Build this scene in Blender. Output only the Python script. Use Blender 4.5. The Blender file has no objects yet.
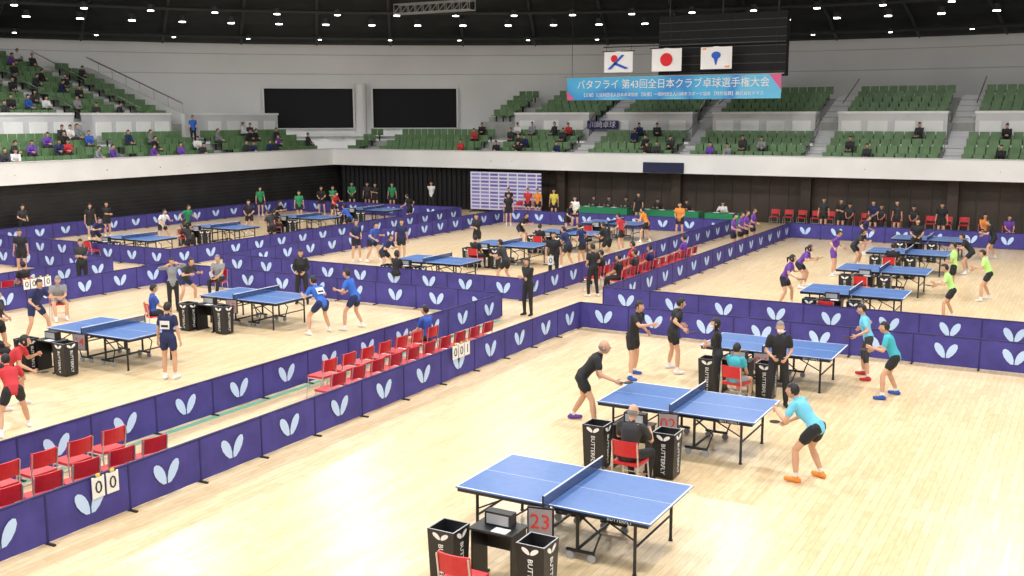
import bpy, math, random
import numpy as np
from mathutils import Vector, Matrix
random.seed(7)
sc=bpy.context.scene
try:
    sc.view_settings.view_transform='Standard'
    sc.view_settings.look='None'
except Exception: pass

# ------------------------------------------------------------------ materials
_m={}
def mat(name,col,rough=.6,metal=0,emis=None,es=0,spec=None,alpha=1):
    if name in _m: return _m[name]
    m=bpy.data.materials.new(name); m.use_nodes=True
    b=m.node_tree.nodes['Principled BSDF']
    b.inputs['Base Color'].default_value=(*col,1); b.inputs['Roughness'].default_value=rough
    b.inputs['Metallic'].default_value=metal
    if spec is not None: b.inputs['Specular IOR Level'].default_value=spec
    if emis: b.inputs['Emission Color'].default_value=(*emis,1); b.inputs['Emission Strength'].default_value=es
    if alpha<1: b.inputs['Alpha'].default_value=alpha
    _m[name]=m; return m
def noisy(name,col,col2,scale=5,rough=.6,detail=3,bump=0,stretch=(1,1,1)):
    m=mat(name,col,rough); nt=m.node_tree; b=nt.nodes['Principled BSDF']
    tc=nt.nodes.new('ShaderNodeTexCoord'); mp=nt.nodes.new('ShaderNodeMapping'); mp.inputs['Scale'].default_value=stretch
    n=nt.nodes.new('ShaderNodeTexNoise'); n.inputs['Scale'].default_value=scale; n.inputs['Detail'].default_value=detail
    r=nt.nodes.new('ShaderNodeValToRGB'); r.color_ramp.elements[0].color=(*col,1); r.color_ramp.elements[1].color=(*col2,1)
    r.color_ramp.elements[0].position=.35; r.color_ramp.elements[1].position=.65
    nt.links.new(tc.outputs['Object'],mp.inputs['Vector']); nt.links.new(mp.outputs['Vector'],n.inputs['Vector'])
    nt.links.new(n.outputs['Fac'],r.inputs['Fac']); nt.links.new(r.outputs['Color'],b.inputs['Base Color'])
    if bump:
        bp=nt.nodes.new('ShaderNodeBump'); bp.inputs['Strength'].default_value=bump
        nt.links.new(n.outputs['Fac'],bp.inputs['Height']); nt.links.new(bp.outputs['Normal'],b.inputs['Normal'])
    return m

def floor_mat():
    m=bpy.data.materials.new('maple_floor'); m.use_nodes=True; nt=m.node_tree; b=nt.nodes['Principled BSDF']
    tc=nt.nodes.new('ShaderNodeTexCoord'); mp=nt.nodes.new('ShaderNodeMapping'); mp.inputs['Rotation'].default_value=(0,0,math.radians(90))
    br=nt.nodes.new('ShaderNodeTexBrick'); br.inputs['Scale'].default_value=1; br.inputs['Brick Width'].default_value=.9; br.inputs['Row Height'].default_value=.115
    br.inputs['Mortar Size'].default_value=.004; br.inputs['Mortar Smooth'].default_value=.3
    br.inputs['Color1'].default_value=(.88,.70,.455,1); br.inputs['Color2'].default_value=(.78,.585,.345,1); br.inputs['Mortar'].default_value=(.56,.40,.21,1)
    n=nt.nodes.new('ShaderNodeTexNoise'); n.inputs['Scale'].default_value=.35; n.inputs['Detail'].default_value=4
    n2=nt.nodes.new('ShaderNodeTexNoise'); n2.inputs['Scale'].default_value=3.5; n2.inputs['Detail'].default_value=5
    mp2=nt.nodes.new('ShaderNodeMapping'); mp2.inputs['Scale'].default_value=(6,1,1)
    mx=nt.nodes.new('ShaderNodeMixRGB'); mx.blend_type='MULTIPLY'; mx.inputs['Fac'].default_value=.5
    mx2=nt.nodes.new('ShaderNodeMixRGB'); mx2.blend_type='MULTIPLY'; mx2.inputs['Fac'].default_value=.65
    r=nt.nodes.new('ShaderNodeValToRGB'); r.color_ramp.elements[0].color=(.86,.84,.8,1); r.color_ramp.elements[1].color=(1,1,1,1)
    r2=nt.nodes.new('ShaderNodeValToRGB'); r2.color_ramp.elements[0].color=(.78,.73,.64,1); r2.color_ramp.elements[1].color=(1,1,1,1)
    r2.color_ramp.elements[0].position=.3; r2.color_ramp.elements[1].position=.6
    L=nt.links.new
    L(tc.outputs['Object'],mp.inputs['Vector']); L(mp.outputs['Vector'],br.inputs['Vector'])
    L(tc.outputs['Object'],n.inputs['Vector']); L(tc.outputs['Object'],mp2.inputs['Vector']); L(mp2.outputs['Vector'],n2.inputs['Vector'])
    L(n.outputs['Fac'],r.inputs['Fac']); L(n2.outputs['Fac'],r2.inputs['Fac'])
    L(br.outputs['Color'],mx.inputs['Color1']); L(r.outputs['Color'],mx.inputs['Color2'])
    L(mx.outputs['Color'],mx2.inputs['Color1']); L(r2.outputs['Color'],mx2.inputs['Color2'])
    L(mx2.outputs['Color'],b.inputs['Base Color']); b.inputs['Roughness'].default_value=.28; b.inputs['Specular IOR Level'].default_value=.4
    return m

# ------------------------------------------------------------------ mesh builder
class MB:
    def __init__(s): s.v=[]; s.f=[]; s.mi=[]; s.mats=[]
    def mid(s,m):
        if m not in s.mats: s.mats.append(m)
        return s.mats.index(m)
    def add(s,vs,fs,m):
        o=len(s.v); s.v+= [tuple(v) for v in vs]; i=s.mid(m)
        for f in fs: s.f.append([k+o for k in f]); s.mi.append(i)
    def box(s,c,d,m,M=None):
        x,y,z=d[0]/2,d[1]/2,d[2]/2
        vs=[Vector((a*x,b*y,e*z)) for a in(-1,1) for b in(-1,1) for e in(-1,1)]
        if M is not None: vs=[M@v for v in vs]
        c=Vector(c); vs=[v+c for v in vs]
        s.add(vs,[(0,1,3,2),(4,6,7,5),(0,4,5,1),(2,3,7,6),(0,2,6,4),(1,5,7,3)],m)
    def b2(s,x0,x1,y0,y1,z0,z1,m): s.box(((x0+x1)/2,(y0+y1)/2,(z0+z1)/2),(abs(x1-x0),abs(y1-y0),abs(z1-z0)),m)
    def tube(s,pts,rad,m,seg=8,flat=None,cap=True):
        vs,fs=tube(pts,rad,seg,cap); s.add(vs,fs,m)
    def poly(s,vs,m): s.add(vs,[tuple(range(len(vs)))],m)
    def obj(s,name,smooth=False,loc=(0,0,0),rz=0,parent=None):
        me=s.mesh(name,smooth); o=bpy.data.objects.new(name,me); o.location=loc; o.rotation_euler=(0,0,rz)
        bpy.context.collection.objects.link(o)
        if parent: o.parent=parent
        return o
    def mesh(s,name,smooth=False):
        me=bpy.data.meshes.new(name); me.from_pydata(s.v,[],s.f)
        for m in s.mats: me.materials.append(m)
        me.polygons.foreach_set('material_index',s.mi)
        if smooth: me.polygons.foreach_set('use_smooth',[True]*len(s.f))
        me.update(); return me
def tube(pts,rad,seg=8,cap=True):
    pts=[Vector(p) for p in pts]; vs=[];fs=[]
    P=list(pts);R=list(rad)
    if cap:
        d0=(pts[1]-pts[0]).normalized(); d1=(pts[-1]-pts[-2]).normalized()
        P=[pts[0]-d0*R[0]*.98,pts[0]-d0*R[0]*.7]+P+[pts[-1]+d1*R[-1]*.7,pts[-1]+d1*R[-1]*.98]
        R=[R[0]*.12,R[0]*.7]+list(rad)+[rad[-1]*.7,rad[-1]*.12]
    d=(P[1]-P[0]).normalized(); a=Vector((0,0,1)) if abs(d.z)<.9 else Vector((1,0,0))
    u=d.cross(a).normalized()
    n=len(P)
    for i in range(n):
        if i==0: d=P[1]-P[0]
        elif i==n-1: d=P[-1]-P[-2]
        else: d=(P[i+1]-P[i]).normalized()+(P[i]-P[i-1]).normalized()
        if d.length<1e-9: d=Vector((0,0,1))
        d.normalize(); u=(u-d*u.dot(d)); 
        if u.length<1e-6: u=d.orthogonal()
        u.normalize(); w=d.cross(u)
        for k in range(seg):
            t=2*math.pi*k/seg; vs.append(P[i]+(u*math.cos(t)+w*math.sin(t))*R[i])
    for i in range(n-1):
        for k in range(seg):
            k2=(k+1)%seg; fs.append((i*seg+k,i*seg+k2,(i+1)*seg+k2,(i+1)*seg+k))
    fs.append(tuple(reversed(range(seg)))); fs.append(tuple(range((n-1)*seg,n*seg)))
    return vs,fs
def inst(name,me,loc,rz=0,parent=None,scale=1):
    o=bpy.data.objects.new(name,me); o.location=loc; o.rotation_euler=(0,0,rz); o.scale=(scale,)*3
    bpy.context.collection.objects.link(o)
    if parent: o.parent=parent
    return o
def text(name,body,size,loc,rot,m,parent=None,al='CENTER',xs=1,data=None):
    if data is None:
        data=bpy.data.curves.new(name,'FONT'); data.body=body; data.size=size; data.align_x=al; data.align_y='CENTER'
        data.resolution_u=2; data.extrude=.002; data.materials.append(m)
    o=bpy.data.objects.new(name,data); o.location=loc; o.rotation_euler=rot; o.scale=(xs,1,1)
    bpy.context.collection.objects.link(o)
    if parent: o.parent=parent
    return o

WHITE=noisy('painted_wall',(.82,.82,.81),(.89,.89,.88),.25,.7)
WBAND=noisy('balcony_paint',(.82,.82,.81),(.90,.90,.89),.4,.6)
PANEL=noisy('box_panel_grey',(.60,.60,.62),(.68,.68,.69),.6,.6)
CONC=noisy('concrete_step',(.36,.37,.35),(.46,.46,.44),2,.8)
BLACK=mat('black_void',(.006,.006,.008),.8)
BLK=mat('black_metal',(.012,.012,.014),.4)
CEIL=noisy('dark_ceiling',(.010,.012,.012),(.022,.025,.023),.6,.8)
RIB=mat('ceiling_rib',(.045,.05,.048),.7)
STEEL=mat('steel_tube',(.55,.55,.56),.3,.8)
SEATG=noisy('green_seat_plastic',(.11,.20,.085),(.16,.28,.13),1.5,.5)
RED=noisy('red_chair_vinyl',(.50,.012,.02),(.58,.02,.03),6,.4)
PURP=noisy('indigo_fabric',(.046,.038,.21),(.062,.052,.28),2.5,.75,bump=.05)
PURPD=mat('indigo_edge',(.02,.018,.11),.7)
LOGO=mat('logo_print',(.50,.66,.92),.6)
BLUE=noisy('table_top_blue',(.068,.155,.40),(.08,.175,.44),8,.34)
LINE=mat('white_line',(.85,.85,.85),.5)
TXW=mat('white_print',(.8,.8,.8),.6)
DIG=mat('red_digit',(.7,.05,.03),.5)
GREY=mat('grey_plastic',(.35,.36,.38),.5)
NETM=mat('net_mesh',(.02,.05,.16),.7,alpha=.62)
GREEN=mat('green_mat',(.16,.40,.28),.8)

# ------------------------------------------------------------------ hall shell
CX,CY,CR=-10.,13.,56.
b=MB(); b.b2(-44,30,-14,56,-.12,0,floor_mat()); b.obj('floor')
SL=MB(); W1=noisy('black_slat_wall',(.008,.008,.009),(.02,.019,.018),1,.6); W2=mat('slat_edge',(.03,.028,.026),.5)
SL.b2(-43.5,-43.2,-14,55,0,2.7,W1)
for i in range(12): SL.b2(-43.2,-43.17,-14,55,.15+i*.2,.18+i*.2,W2)
SL.obj('wall_left')
BR=noisy('dark_brown_wall',(.028,.02,.014),(.05,.034,.024),.8,.6)
SL=MB(); SL.b2(-43.5,30,54.6,54.9,0,2.9,BR)
for i in range(62): SL.b2(-30+i*1.,-29.97+i*1.,54.56,54.6,0,2.9,W2)
for x in (-27,-20,-13,-6,1,8): SL.b2(x-.25,x+.25,54.2,54.6,0,2.6,BR)
SL.obj('wall_back')
# curtain bits
b=MB()
for i in range(30):
    x=-42.5+i*.35; b.tube([(x,54.0,0),(x,54.0,2.5)],[.17,.17],BLACK,6,cap=False)
b.obj('black_curtain')
# balconies parapets
b=MB(); b.b2(-43.0,30,53.2,53.4,2.53,3.52,WBAND); b.b2(-43.0,30,53.4,54.9,2.53,2.7,WBAND)
b.b2(-43,30,53.17,53.43,3.5,3.56,PANEL)
b.obj('trim_balcony_back')
b=MB(); b.b2(-42.9,-42.7,-14,53.2,2.53,3.52,WBAND); b.b2(-43.6,-42.9,-14,53.2,2.53,2.7,WBAND)
b.b2(-42.93,-42.67,-14,53.2,3.5,3.56,PANEL)
b.obj('trim_balcony_left')

# circular outer wall
b=MB(); n=80
a0,a1=math.radians(40),math.radians(215)
for i in range(n):
    t0=a0+(a1-a0)*i/n; t1=a0+(a1-a0)*(i+1)/n
    p=[(CX+CR*math.cos(t),CY+CR*math.sin(t)) for t in(t0,t1)]
    b.poly([(p[0][0],p[0][1],2.5),(p[0][0],p[0][1],10.45),(p[1][0],p[1][1],10.45),(p[1][0],p[1][1],2.5)],WHITE)
b.obj('wall_outer_curve',smooth=True)
b=MB()
for z in (8.35,9.6):
    b.tube([(CX+(CR-.03)*math.cos(a0+(a1-a0)*i/n),CY+(CR-.03)*math.sin(a0+(a1-a0)*i/n),z) for i in range(n+1)],[.025]*(n+1),PANEL,4,cap=False)
b.obj('trim_wall_seam')
# dome ceiling
b=MB(); prof=[(56.6,10.2),(55.2,10.35),(52,11.2),(44,12.6),(30,14),(14,14.8),(.5,15)]
n=96
for j in range(len(prof)-1):
    for i in range(n):
        t0=2*math.pi*i/n;t1=2*math.pi*(i+1)/n
        r0,z0=prof[j];r1,z1=prof[j+1]
        b.poly([(CX+r0*math.cos(t0),CY+r0*math.sin(t0),z0),(CX+r0*math.cos(t1),CY+r0*math.sin(t1),z0),(CX+r1*math.cos(t1),CY+r1*math.sin(t1),z1),(CX+r1*math.cos(t0),CY+r1*math.sin(t0),z1)],CEIL)
b.obj('ceiling')
b=MB()
for i in range(72):
    t=2*math.pi*i/72
    b.tube([(CX+r*math.cos(t),CY+r*math.sin(t),z-.12) for r,z in prof[1:5]],[.1]*4,RIB,4)
for r,z in ((53.5,10.65),(48,11.75),(44,12.45)):
    b.tube([(CX+r*math.cos(2*math.pi*i/96),CY+r*math.sin(2*math.pi*i/96),z-.1) for i in range(97)],[.12]*97,RIB,4,cap=False)
b.obj('ceiling_ribs')
# lighting truss
b=MB()
for y in (50,50.6):
    for z in (11.3,11.8): b.tube([(-35.5,y,z),(-30.5,y,z)],[.04]*2,GREY,6)
for i in range(11):
    x=-35.5+i*.5
    b.tube([(x,50,11.3),(x,50.6,11.3),(x,50.6,11.8),(x,50,11.8),(x,50,11.3)],[.02]*5,GREY,4); 
    if i<10: b.tube([(x,50,11.3),(x+.5,50,11.8)],[.02]*2,GREY,4)
for x in (-35,-31): b.tube([(x,50.3,11.8),(x,50.3,12.8)],[.02]*2,BLK,4)
b.obj('lighting_truss')
# downlights
LAMP=mat('lamp_glow',(1,1,1),.5,emis=(1,.98,.94),es=9)
b=MB(); b.tube([(0,0,0),(0,0,.35)],[.24,.19],RIB,12,cap=False); b.tube([(0,0,-.05),(0,0,.02)],[.19,.19],LAMP,12,cap=False)
dl=b.mesh('ceiling_downlight')
for i in range(40):
    t=math.radians(75+i*3.2); inst('ceiling_downlight',dl,(CX+49.5*math.cos(t),CY+49.5*math.sin(t),11.05))
for i in range(26):
    t=math.radians(77+i*4.8); inst('ceiling_downlight',dl,(CX+53.0*math.cos(t),CY+53.0*math.sin(t),10.4),scale=.6)
for i in range(30):
    t=math.radians(74+i*4.2); inst('ceiling_downlight',dl,(CX+46.5*math.cos(t),CY+46.5*math.sin(t),11.35),scale=.9)
b=MB(); b.box((0,0,.2),(2.2,2.2,.3),RIB); b.box((0,0,.02),(2.0,2.0,.04),LAMP); fx=b.mesh('ceiling_floodlight')
for ix in range(6):
    for iy in range(5):
        x=-42+ix*10.; y=-4+iy*11.
        if math.hypot(x-CX,y-CY)>40: continue
        o=inst('ceiling_floodlight',fx,(x,y,12.6))
        L=bpy.data.lights.new('flood','AREA'); L.shape='SQUARE'; L.size=2.0; L.energy=700; L.color=(1,.99,.97)
        lo=bpy.data.objects.new('lamp_source',L); lo.location=(0,0,-.05); bpy.context.collection.objects.link(lo); lo.parent=o

# ------------------------------------------------------------------ stands
def seatgeo(bb,x,y,z,face):
    def q(dx,dy,dz,sx,sy,sz,m=SEATG):
        if face=='S': bb.box((x+dx,y+dy,z+dz),(sx,sy,sz),m)
        else: bb.box((x-dy,y+dx,z+dz),(sy,sx,sz),m)
    q(0,.2,.58,.44,.05,.42); q(0,0,.4,.44,.38,.05)
    q(0,.1,.2,.06,.08,.36,BLK)
occupied=[]
b=MB(); bs=MB(); bl=MB()
gapsB=[-40.5,-32,-26,-19.6,-12.75,-6.15,.5,7.5]
for k in range(4):
    y=53.75+.85*k; z=2.95+.34*k
    bs.b2(-43.0,30,y-.3,y+.55,2.7,z,CONC)
    x=-42
    while x<12:
        if min(abs(x-g) for g in gapsB)>.6: seatgeo(b,x,y+.15,z,'S'); occupied.append(('L',x,y+.15,z))
        x+=.5
b.obj('back_lower_seating'); 
b=MB()
gapsL=[12,20,28,37.6,44.5]
for k in range(4):
    x=-43.25-.85*k; z=2.95+.34*k
    bl.b2(x-.55,x+.3,-10,53.4,2.7,z,CONC)
    y=16
    while y<53:
        if min(abs(y-g) for g in gapsL)>.6: seatgeo(b,x-.15,y,z,'E'); occupied.append(('W',x-.15,y,z))
        y+=.5
b.obj('left_lower_seating')
for i in range(64):
    x=-48+i*1.2; yl=CY+math.sqrt(max(0,CR**2-max(abs(x-CX),abs(x+1.2-CX))**2))-.05
    if x<28 and yl>57: bs.b2(x,x+1.2,57.0,yl,4.1,4.25,CONC)
for i in range(56):
    y=-10+i*1.2; xl=CX-math.sqrt(max(0,CR**2-max(abs(y-CY),abs(y+1.2-CY))**2))+.05
    bl.b2(xl,-46.6,y,y+1.2,4.1,4.25,CONC)
# box walls
boxX=[(-31.6,-26.6),(-25.4,-20.2),(-19.0,-13.35),(-12.15,-6.8),(-5.5,-.1),(1.1,7)]
bx=MB()
for x0,x1 in boxX:
    bx.b2(x0,x1,57.1,58.0,4.25,5.72,PANEL); bx.b2(x0-.05,x1+.05,57.05,58.0,5.66,5.78,WBAND)
    n=int((x1-x0)/1.3)
    for i in range(n):
        xx=x0+(i+.5)*(x1-x0)/n; bx.b2(xx-.5,xx+.5,57.06,57.1,4.55,5.3,WBAND)
bx.obj('back_concourse_parapet')
bx=MB()
for y0,y1 in [(22,29),(30,37),(38.2,43.6),(46.2,52.6)]:
    bx.b2(-47.6,-46.7,y0,y1,4.25,5.72,PANEL); bx.b2(-47.6,-46.65,y0-.05,y1+.05,5.66,5.78,WBAND)
    n=int((y1-y0)/1.3)
    for i in range(n):
        yy=y0+(i+.5)*(y1-y0)/n; bx.b2(-46.7,-46.66,yy-.5,yy+.5,4.55,5.3,WBAND)
bx.obj('left_concourse_parapet')
# upper back
b=MB()
for k in range(5):
    y=58.4+.85*k; z=5.2+.3*k
    halfw=math.sqrt(max(0,CR**2-(y+.7-CY)**2)); xl=max(-34.5,CX-halfw)
    bs.b2(xl,CX+min(halfw,38),y-.4,y+.45,4.25,z,CONC)
    x=math.ceil(xl)+.2
    while x<8:
        if min(abs(x-g) for g in (-32,-26,-19.6,-12.75,-6.15,.5,7.5))>.75: seatgeo(b,x,y+.1,z,'S'); occupied.append(('L',x,y+.1,z))
        x+=.5
bs.b2(-31,10,62.2,63.6,4.25,6.5,CONC)
for g in (-26,-19.6,-12.75,-6.15,.5):
    for k in range(8):
        bs.b2(g-.55,g+.55,56.9+k*.28,58.4,4.25,4.25+.13*(k+1),PANEL)
    for k in range(10):
        bs.b2(g-.55,g+.55,58.1+k*.425,62.3,5.1,5.3+.15*(k),PANEL)
    for k in range(8):
        bs.b2(g-.5,g+.5,53.7+k*.425,57,2.9,3.08+.17*k,PANEL)
b.obj('back_upper_seating')
b=MB()
for k in range(14):
    x=-48.0-.85*k; z=5.15+.32*k
    yl=CY+math.sqrt(max(0,CR**2-(x-.7-CX)**2)); y1=min(45.2,yl)
    bl.b2(x-.45,x+.4,5,y1,4.25,z,CONC)
    y=22.
    while y<y1-.4:
        if min(abs(y-g) for g in (28.,33.,38.,42.5))>.65: seatgeo(b,x-.1,y,z,'E'); occupied.append(('W',x-.1,y,z))
        y+=.5
    for g in (33.,38.,42.5):
        if g<y1: bl.b2(x-.02,x+.4,g-.45,g+.45,z,z+.16,PANEL)
b.obj('left_upper_seating')
bs.obj('back_stand_steps'); bl.obj('left_stand_steps')
# raked end wall & rails
b=MB(); xA,xB=-47.6,-57.0
za,zb=5.75,9.1
for y0,y1 in ((45.25,45.5),):
    vs=[(xA,y0,4.25),(xB,y0,4.25),(xB,y0,zb),(xA,y0,za)]+[(xA,y1,4.25),(xB,y1,4.25),(xB,y1,zb),(xA,y1,za)]
    b.add(vs,[(0,1,2,3),(7,6,5,4),(3,2,6,7),(0,3,7,4),(1,5,6,2),(0,4,5,1)],WHITE)
b.obj('stand_end_parapet')
b=MB()
b.tube([(xA,45.4,za+.6),(xB,45.4,zb+.6)],[.04,.04],STEEL,6); 
for i in range(9):
    t=i/8; b.tube([(xA+(xB-xA)*t,45.4,za+(zb-za)*t),(xA+(xB-xA)*t,45.4,za+(zb-za)*t+.6)],[.025]*2,STEEL,6)
for g in (33.,38.,42.5):
    b.tube([(-48,g,6.1),(-57,g,9.5)],[.03]*2,STEEL,6)
for g in (-26,-19.6,-12.75,-6.15,.5):
    b.tube([(g-.35,53.6,3.9),(g-.35,57,5.2)],[.03]*2,STEEL,6); b.tube([(g+.55,58.2,6.2),(g+.55,62.3,7.6)],[.035]*2,STEEL,6); b.tube([(g-.55,57.0,5.2),(g-.55,59,6.4)],[.035]*2,STEEL,6)
b.obj('stand_handrails')
# black openings in curved wall (with projecting reveal frame)
def openseg(name,xa,ya,xb,yb,z0,z1):
    a=math.atan2(ya-CY,xa-CX); c=math.atan2(yb-CY,xb-CX); b=MB(); n=8
    for i in range(n):
        t0=a+(c-a)*i/n;t1=a+(c-a)*(i+1)/n; r=CR-.08; rr=CR-.45
        p=[(CX+r*math.cos(t),CY+r*math.sin(t)) for t in (t0,t1)]
        q=[(CX+rr*math.cos(t),CY+rr*math.sin(t)) for t in (t0,t1)]
        b.poly([(*p[0],z0),(*p[1],z0),(*p[1],z1),(*p[0],z1)],BLACK)
        for za_,zb_ in ((z1,z1+.06),(z0-.06,z0)):
            b.add([(*p[0],za_),(*p[1],za_),(*q[1],za_),(*q[0],za_),(*p[0],zb_),(*p[1],zb_),(*q[1],zb_),(*q[0],zb_)],[(0,1,2,3),(7,6,5,4),(3,2,6,7)],WHITE)
    for t in (a,c):
        r=CR-.05; rr=CR-.45
        b.tube([(CX+r*math.cos(t),CY+r*math.sin(t),(z0+z1)/2),(CX+rr*math.cos(t),CY+rr*math.sin(t),(z0+z1)/2)],[.02,.02],BLK,4)
        d=.0011
        P=[(CX+R_*math.cos(t+s*d),CY+R_*math.sin(t+s*d)) for R_ in (r,rr) for s in (-1,1)]
        b.add([(*P[0],z0),(*P[1],z0),(*P[3],z0),(*P[2],z0),(*P[0],z1),(*P[1],z1),(*P[3],z1),(*P[2],z1)],[(0,1,5,4),(1,2,6,5),(2,3,7,6),(3,0,4,7),(4,5,6,7)],WHITE)
    b.obj(name)
openseg('window_1',-48.7,53.5,-44.2,57.4,4.8,7.4)
openseg('window_2',-43.2,58.1,-38.4,61.3,4.8,7.4)
b=MB()
b.tube([(-43.3,57.0,4.26),(-43.3,57.0,7.7)],[.38,.38],WHITE,16,cap=False)
b.obj('concourse_column')

# hanging panel, flags, banner
b=MB(); b.b2(-20.3,-13.7,52.0,52.5,7.5,10.6,BLACK)
for i in range(7): b.b2(-20.3,-13.7,51.96,52.0,7.7+i*.42,7.74+i*.42,RIB)
b.b2(-23.3,-13.7,51.7,51.8,9.1,9.16,BLK)
for x in (-19.8,-17,-14.2): b.tube([(x,52.2,10.6),(x,52.2,12.2)],[.05]*2,BLK,6)
b.obj('hanging_scoreboard')
def bannermat():
    m=bpy.data.materials.new('banner_print'); m.use_nodes=True; nt=m.node_tree; bs_=nt.nodes['Principled BSDF']
    tc=nt.nodes.new('ShaderNodeTexCoord'); mp=nt.nodes.new('ShaderNodeMapping'); mp.inputs['Rotation'].default_value=(0,.6,.2)
    w=nt.nodes.new('ShaderNodeTexNoise'); w.inputs['Scale'].default_value=.35; w.inputs['Detail'].default_value=0
    r=nt.nodes.new('ShaderNodeValToRGB')
    e=r.color_ramp.elements; e[0].color=(.06,.40,.70,1); e[0].position=.35; e[1].position=.5; e[1].color=(.02,.22,.58,1)
    x=e.new(.62); x.color=(.12,.48,.75,1)
    nt.links.new(tc.outputs['Object'],mp.inputs['Vector']); nt.links.new(mp.outputs['Vector'],w.inputs['Vector'])
    nt.links.new(w.outputs['Fac'],r.inputs['Fac']); nt.links.new(r.outputs['Color'],bs_.inputs['Base Color']); return m
b=MB(); BM=bannermat()
bx0,bx1,bz0,bz1=-25.3,-13.75,6.40,7.58
b.b2(bx0,bx1,51.5,51.53,bz0,bz1,BM); b.tube([(bx0-.1,51.5,bz1+.02),(bx1+.1,51.5,bz1+.02)],[.03]*2,STEEL,6)
PK=mat('banner_pink',(.62,.10,.26),.6); OR=mat('banner_orange',(.9,.35,.1),.6)
b.add([(bx1,51.49,bz1),(bx1-.6,51.49,bz1),(bx1,51.49,bz0+.4)],[(0,1,2)],PK)
b.add([(bx0,51.49,bz0),(bx0+.45,51.49,bz0),(bx0,51.49,bz0+.5)],[(0,1,2)],PK)
for x in (bx0+.3,-19.5,bx1-.3): b.tube([(x,51.5,7.57),(x,51.5,12.0)],[.012]*2,BLK,4)
bo=b.obj('event_banner')
text('banner_title','バタフライ 第43回全日本クラブ卓球選手権大会',.52,(-19.5,51.47,7.17),(math.pi/2,0,0),TXW,bo,xs=.94)
text('banner_subtitle','【主催】公益財団法人日本卓球協会 【後援】一般財団法人川崎市スポーツ協会 【特別協賛】株式会社タマス',.22,(-19.5,51.47,6.65),(math.pi/2,0,0),TXW,bo,xs=.92)
FW=mat('flag_cloth',(.85,.85,.86),.8); FR=mat('flag_red',(.7,.02,.03),.8); FB=mat('flag_blue',(.03,.12,.55),.8)
def flag(name,x0,x1,z0,z1,kind):
    b=MB(); n=12; y=51.2; vs=[]
    def yy(x): return y+.03*math.sin((x-x0)*6)
    for i in range(n+1):
        x=x0+(x1-x0)*i/n; vs+=[(x,yy(x),z0),(x,yy(x),z1)]
    b.add(vs,[(2*i,2*i+2,2*i+3,2*i+1) for i in range(n)],FW)
    cx,cz=(x0+x1)/2,(z0+z1)/2
    def disc(cx,cz,rx,rz,m,off=.045):
        b.add([(cx+rx*math.cos(2*math.pi*i/24),y-off,cz+rz*math.sin(2*math.pi*i/24)) for i in range(24)],[tuple(range(24))],m)
    if kind==0: disc(cx,cz,.33,.33,FR)
    elif kind==1:
        disc(cx-.22,cz+.16,.19,.19,FR)
        b.add([(cx-.6,y-.05,cz-.38),(cx-.4,y-.05,cz-.38),(cx+.35,y-.05,cz+.33),(cx+.2,y-.05,cz+.36)],[(0,1,2,3)],FB)
        b.add([(cx-.3,y-.05,cz-.12),(cx-.15,y-.05,cz-.02),(cx+.6,y-.05,cz-.33),(cx+.4,y-.05,cz-.38)],[(0,1,2,3)],FB)
    else:
        disc(cx,cz+.12,.24,.18,FB); b.add([(cx-.03,y-.05,cz-.35),(cx+.03,y-.05,cz-.35),(cx+.12,y-.05,cz),(cx-.12,y-.05,cz)],[(0,1,2,3)],FB); b.b2(x0+.1,x0+.3,y-.05,y-.045,z1-.15,z1-.08,OR); b.b2(x1-.35,x1-.1,y-.05,y-.045,z0+.08,z0+.15,OR)
    b.tube([(x0-.1,y,z1),(x1+.1,y,z1)],[.025]*2,BLK,6)
    b.tube([(x0+.1,y,z1),(x0+.1,51.9,11.9)],[.01]*2,BLK,4); b.tube([(x1-.1,y,z1),(x1-.1,51.9,11.9)],[.01]*2,BLK,4)
    b.obj(name)
flag('association_flag',-23.0,-21.4,7.8,8.87,1); flag('japan_flag',-20.35,-18.75,7.8,8.95,0); flag('city_flag',-17.75,-16.15,7.85,8.95,2)
# small hanging cloth banners on stand
b=MB(); b.b2(-26.6,-24.6,56.86,56.89,4.8,5.3,mat('navy_cloth',(.02,.02,.14),.7)); bo=b.obj('team_banner')
text('team_banner_text','川崎卓球',.42,(-25.6,56.84,5.04),(math.pi/2,0,0),TXW,bo)
b=MB(); b.b2(-21.5,-19.2,53.1,53.16,2.55,3.1,mat('dknavy_cloth',(.012,.016,.06),.7)); b.obj('balcony_cloth')

# sponsor backdrop
def spm():
    m=bpy.data.materials.new('sponsor_print'); m.use_nodes=True; nt=m.node_tree; p=nt.nodes['Principled BSDF']
    tc=nt.nodes.new('ShaderNodeTexCoord'); mp=nt.nodes.new('ShaderNodeMapping'); mp.inputs['Rotation'].default_value=(math.pi/2,0,0)
    br=nt.nodes.new('ShaderNodeTexBrick'); br.inputs['Scale'].default_value=1; br.inputs['Brick Width'].default_value=.62; br.inputs['Row Height'].default_value=.21; br.inputs['Mortar Size'].default_value=.045; br.offset=0
    br.inputs['Color1'].default_value=(.12,.09,.40,1); br.inputs['Color2'].default_value=(.32,.30,.66,1); br.inputs['Mortar'].default_value=(.72,.72,.85,1)
    nt.links.new(tc.outputs['Object'],mp.inputs['Vector']); nt.links.new(mp.outputs['Vector'],br.inputs['Vector']); nt.links.new(br.outputs['Color'],p.inputs['Base Color']); return m
b=MB(); b.b2(-32.3,-27.6,52.9,52.95,.15,2.35,spm())
for x in (-32.2,-30,-27.7): b.tube([(x,52.98,0),(x,52.98,2.35)],[.025]*2,BLK,6); b.b2(x-.03,x+.03,52.6,53.3,0,.04,BLK)
b.obj('sponsor_backdrop')
GC=mat('green_tablecloth',(.02,.22,.10),.8)
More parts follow.
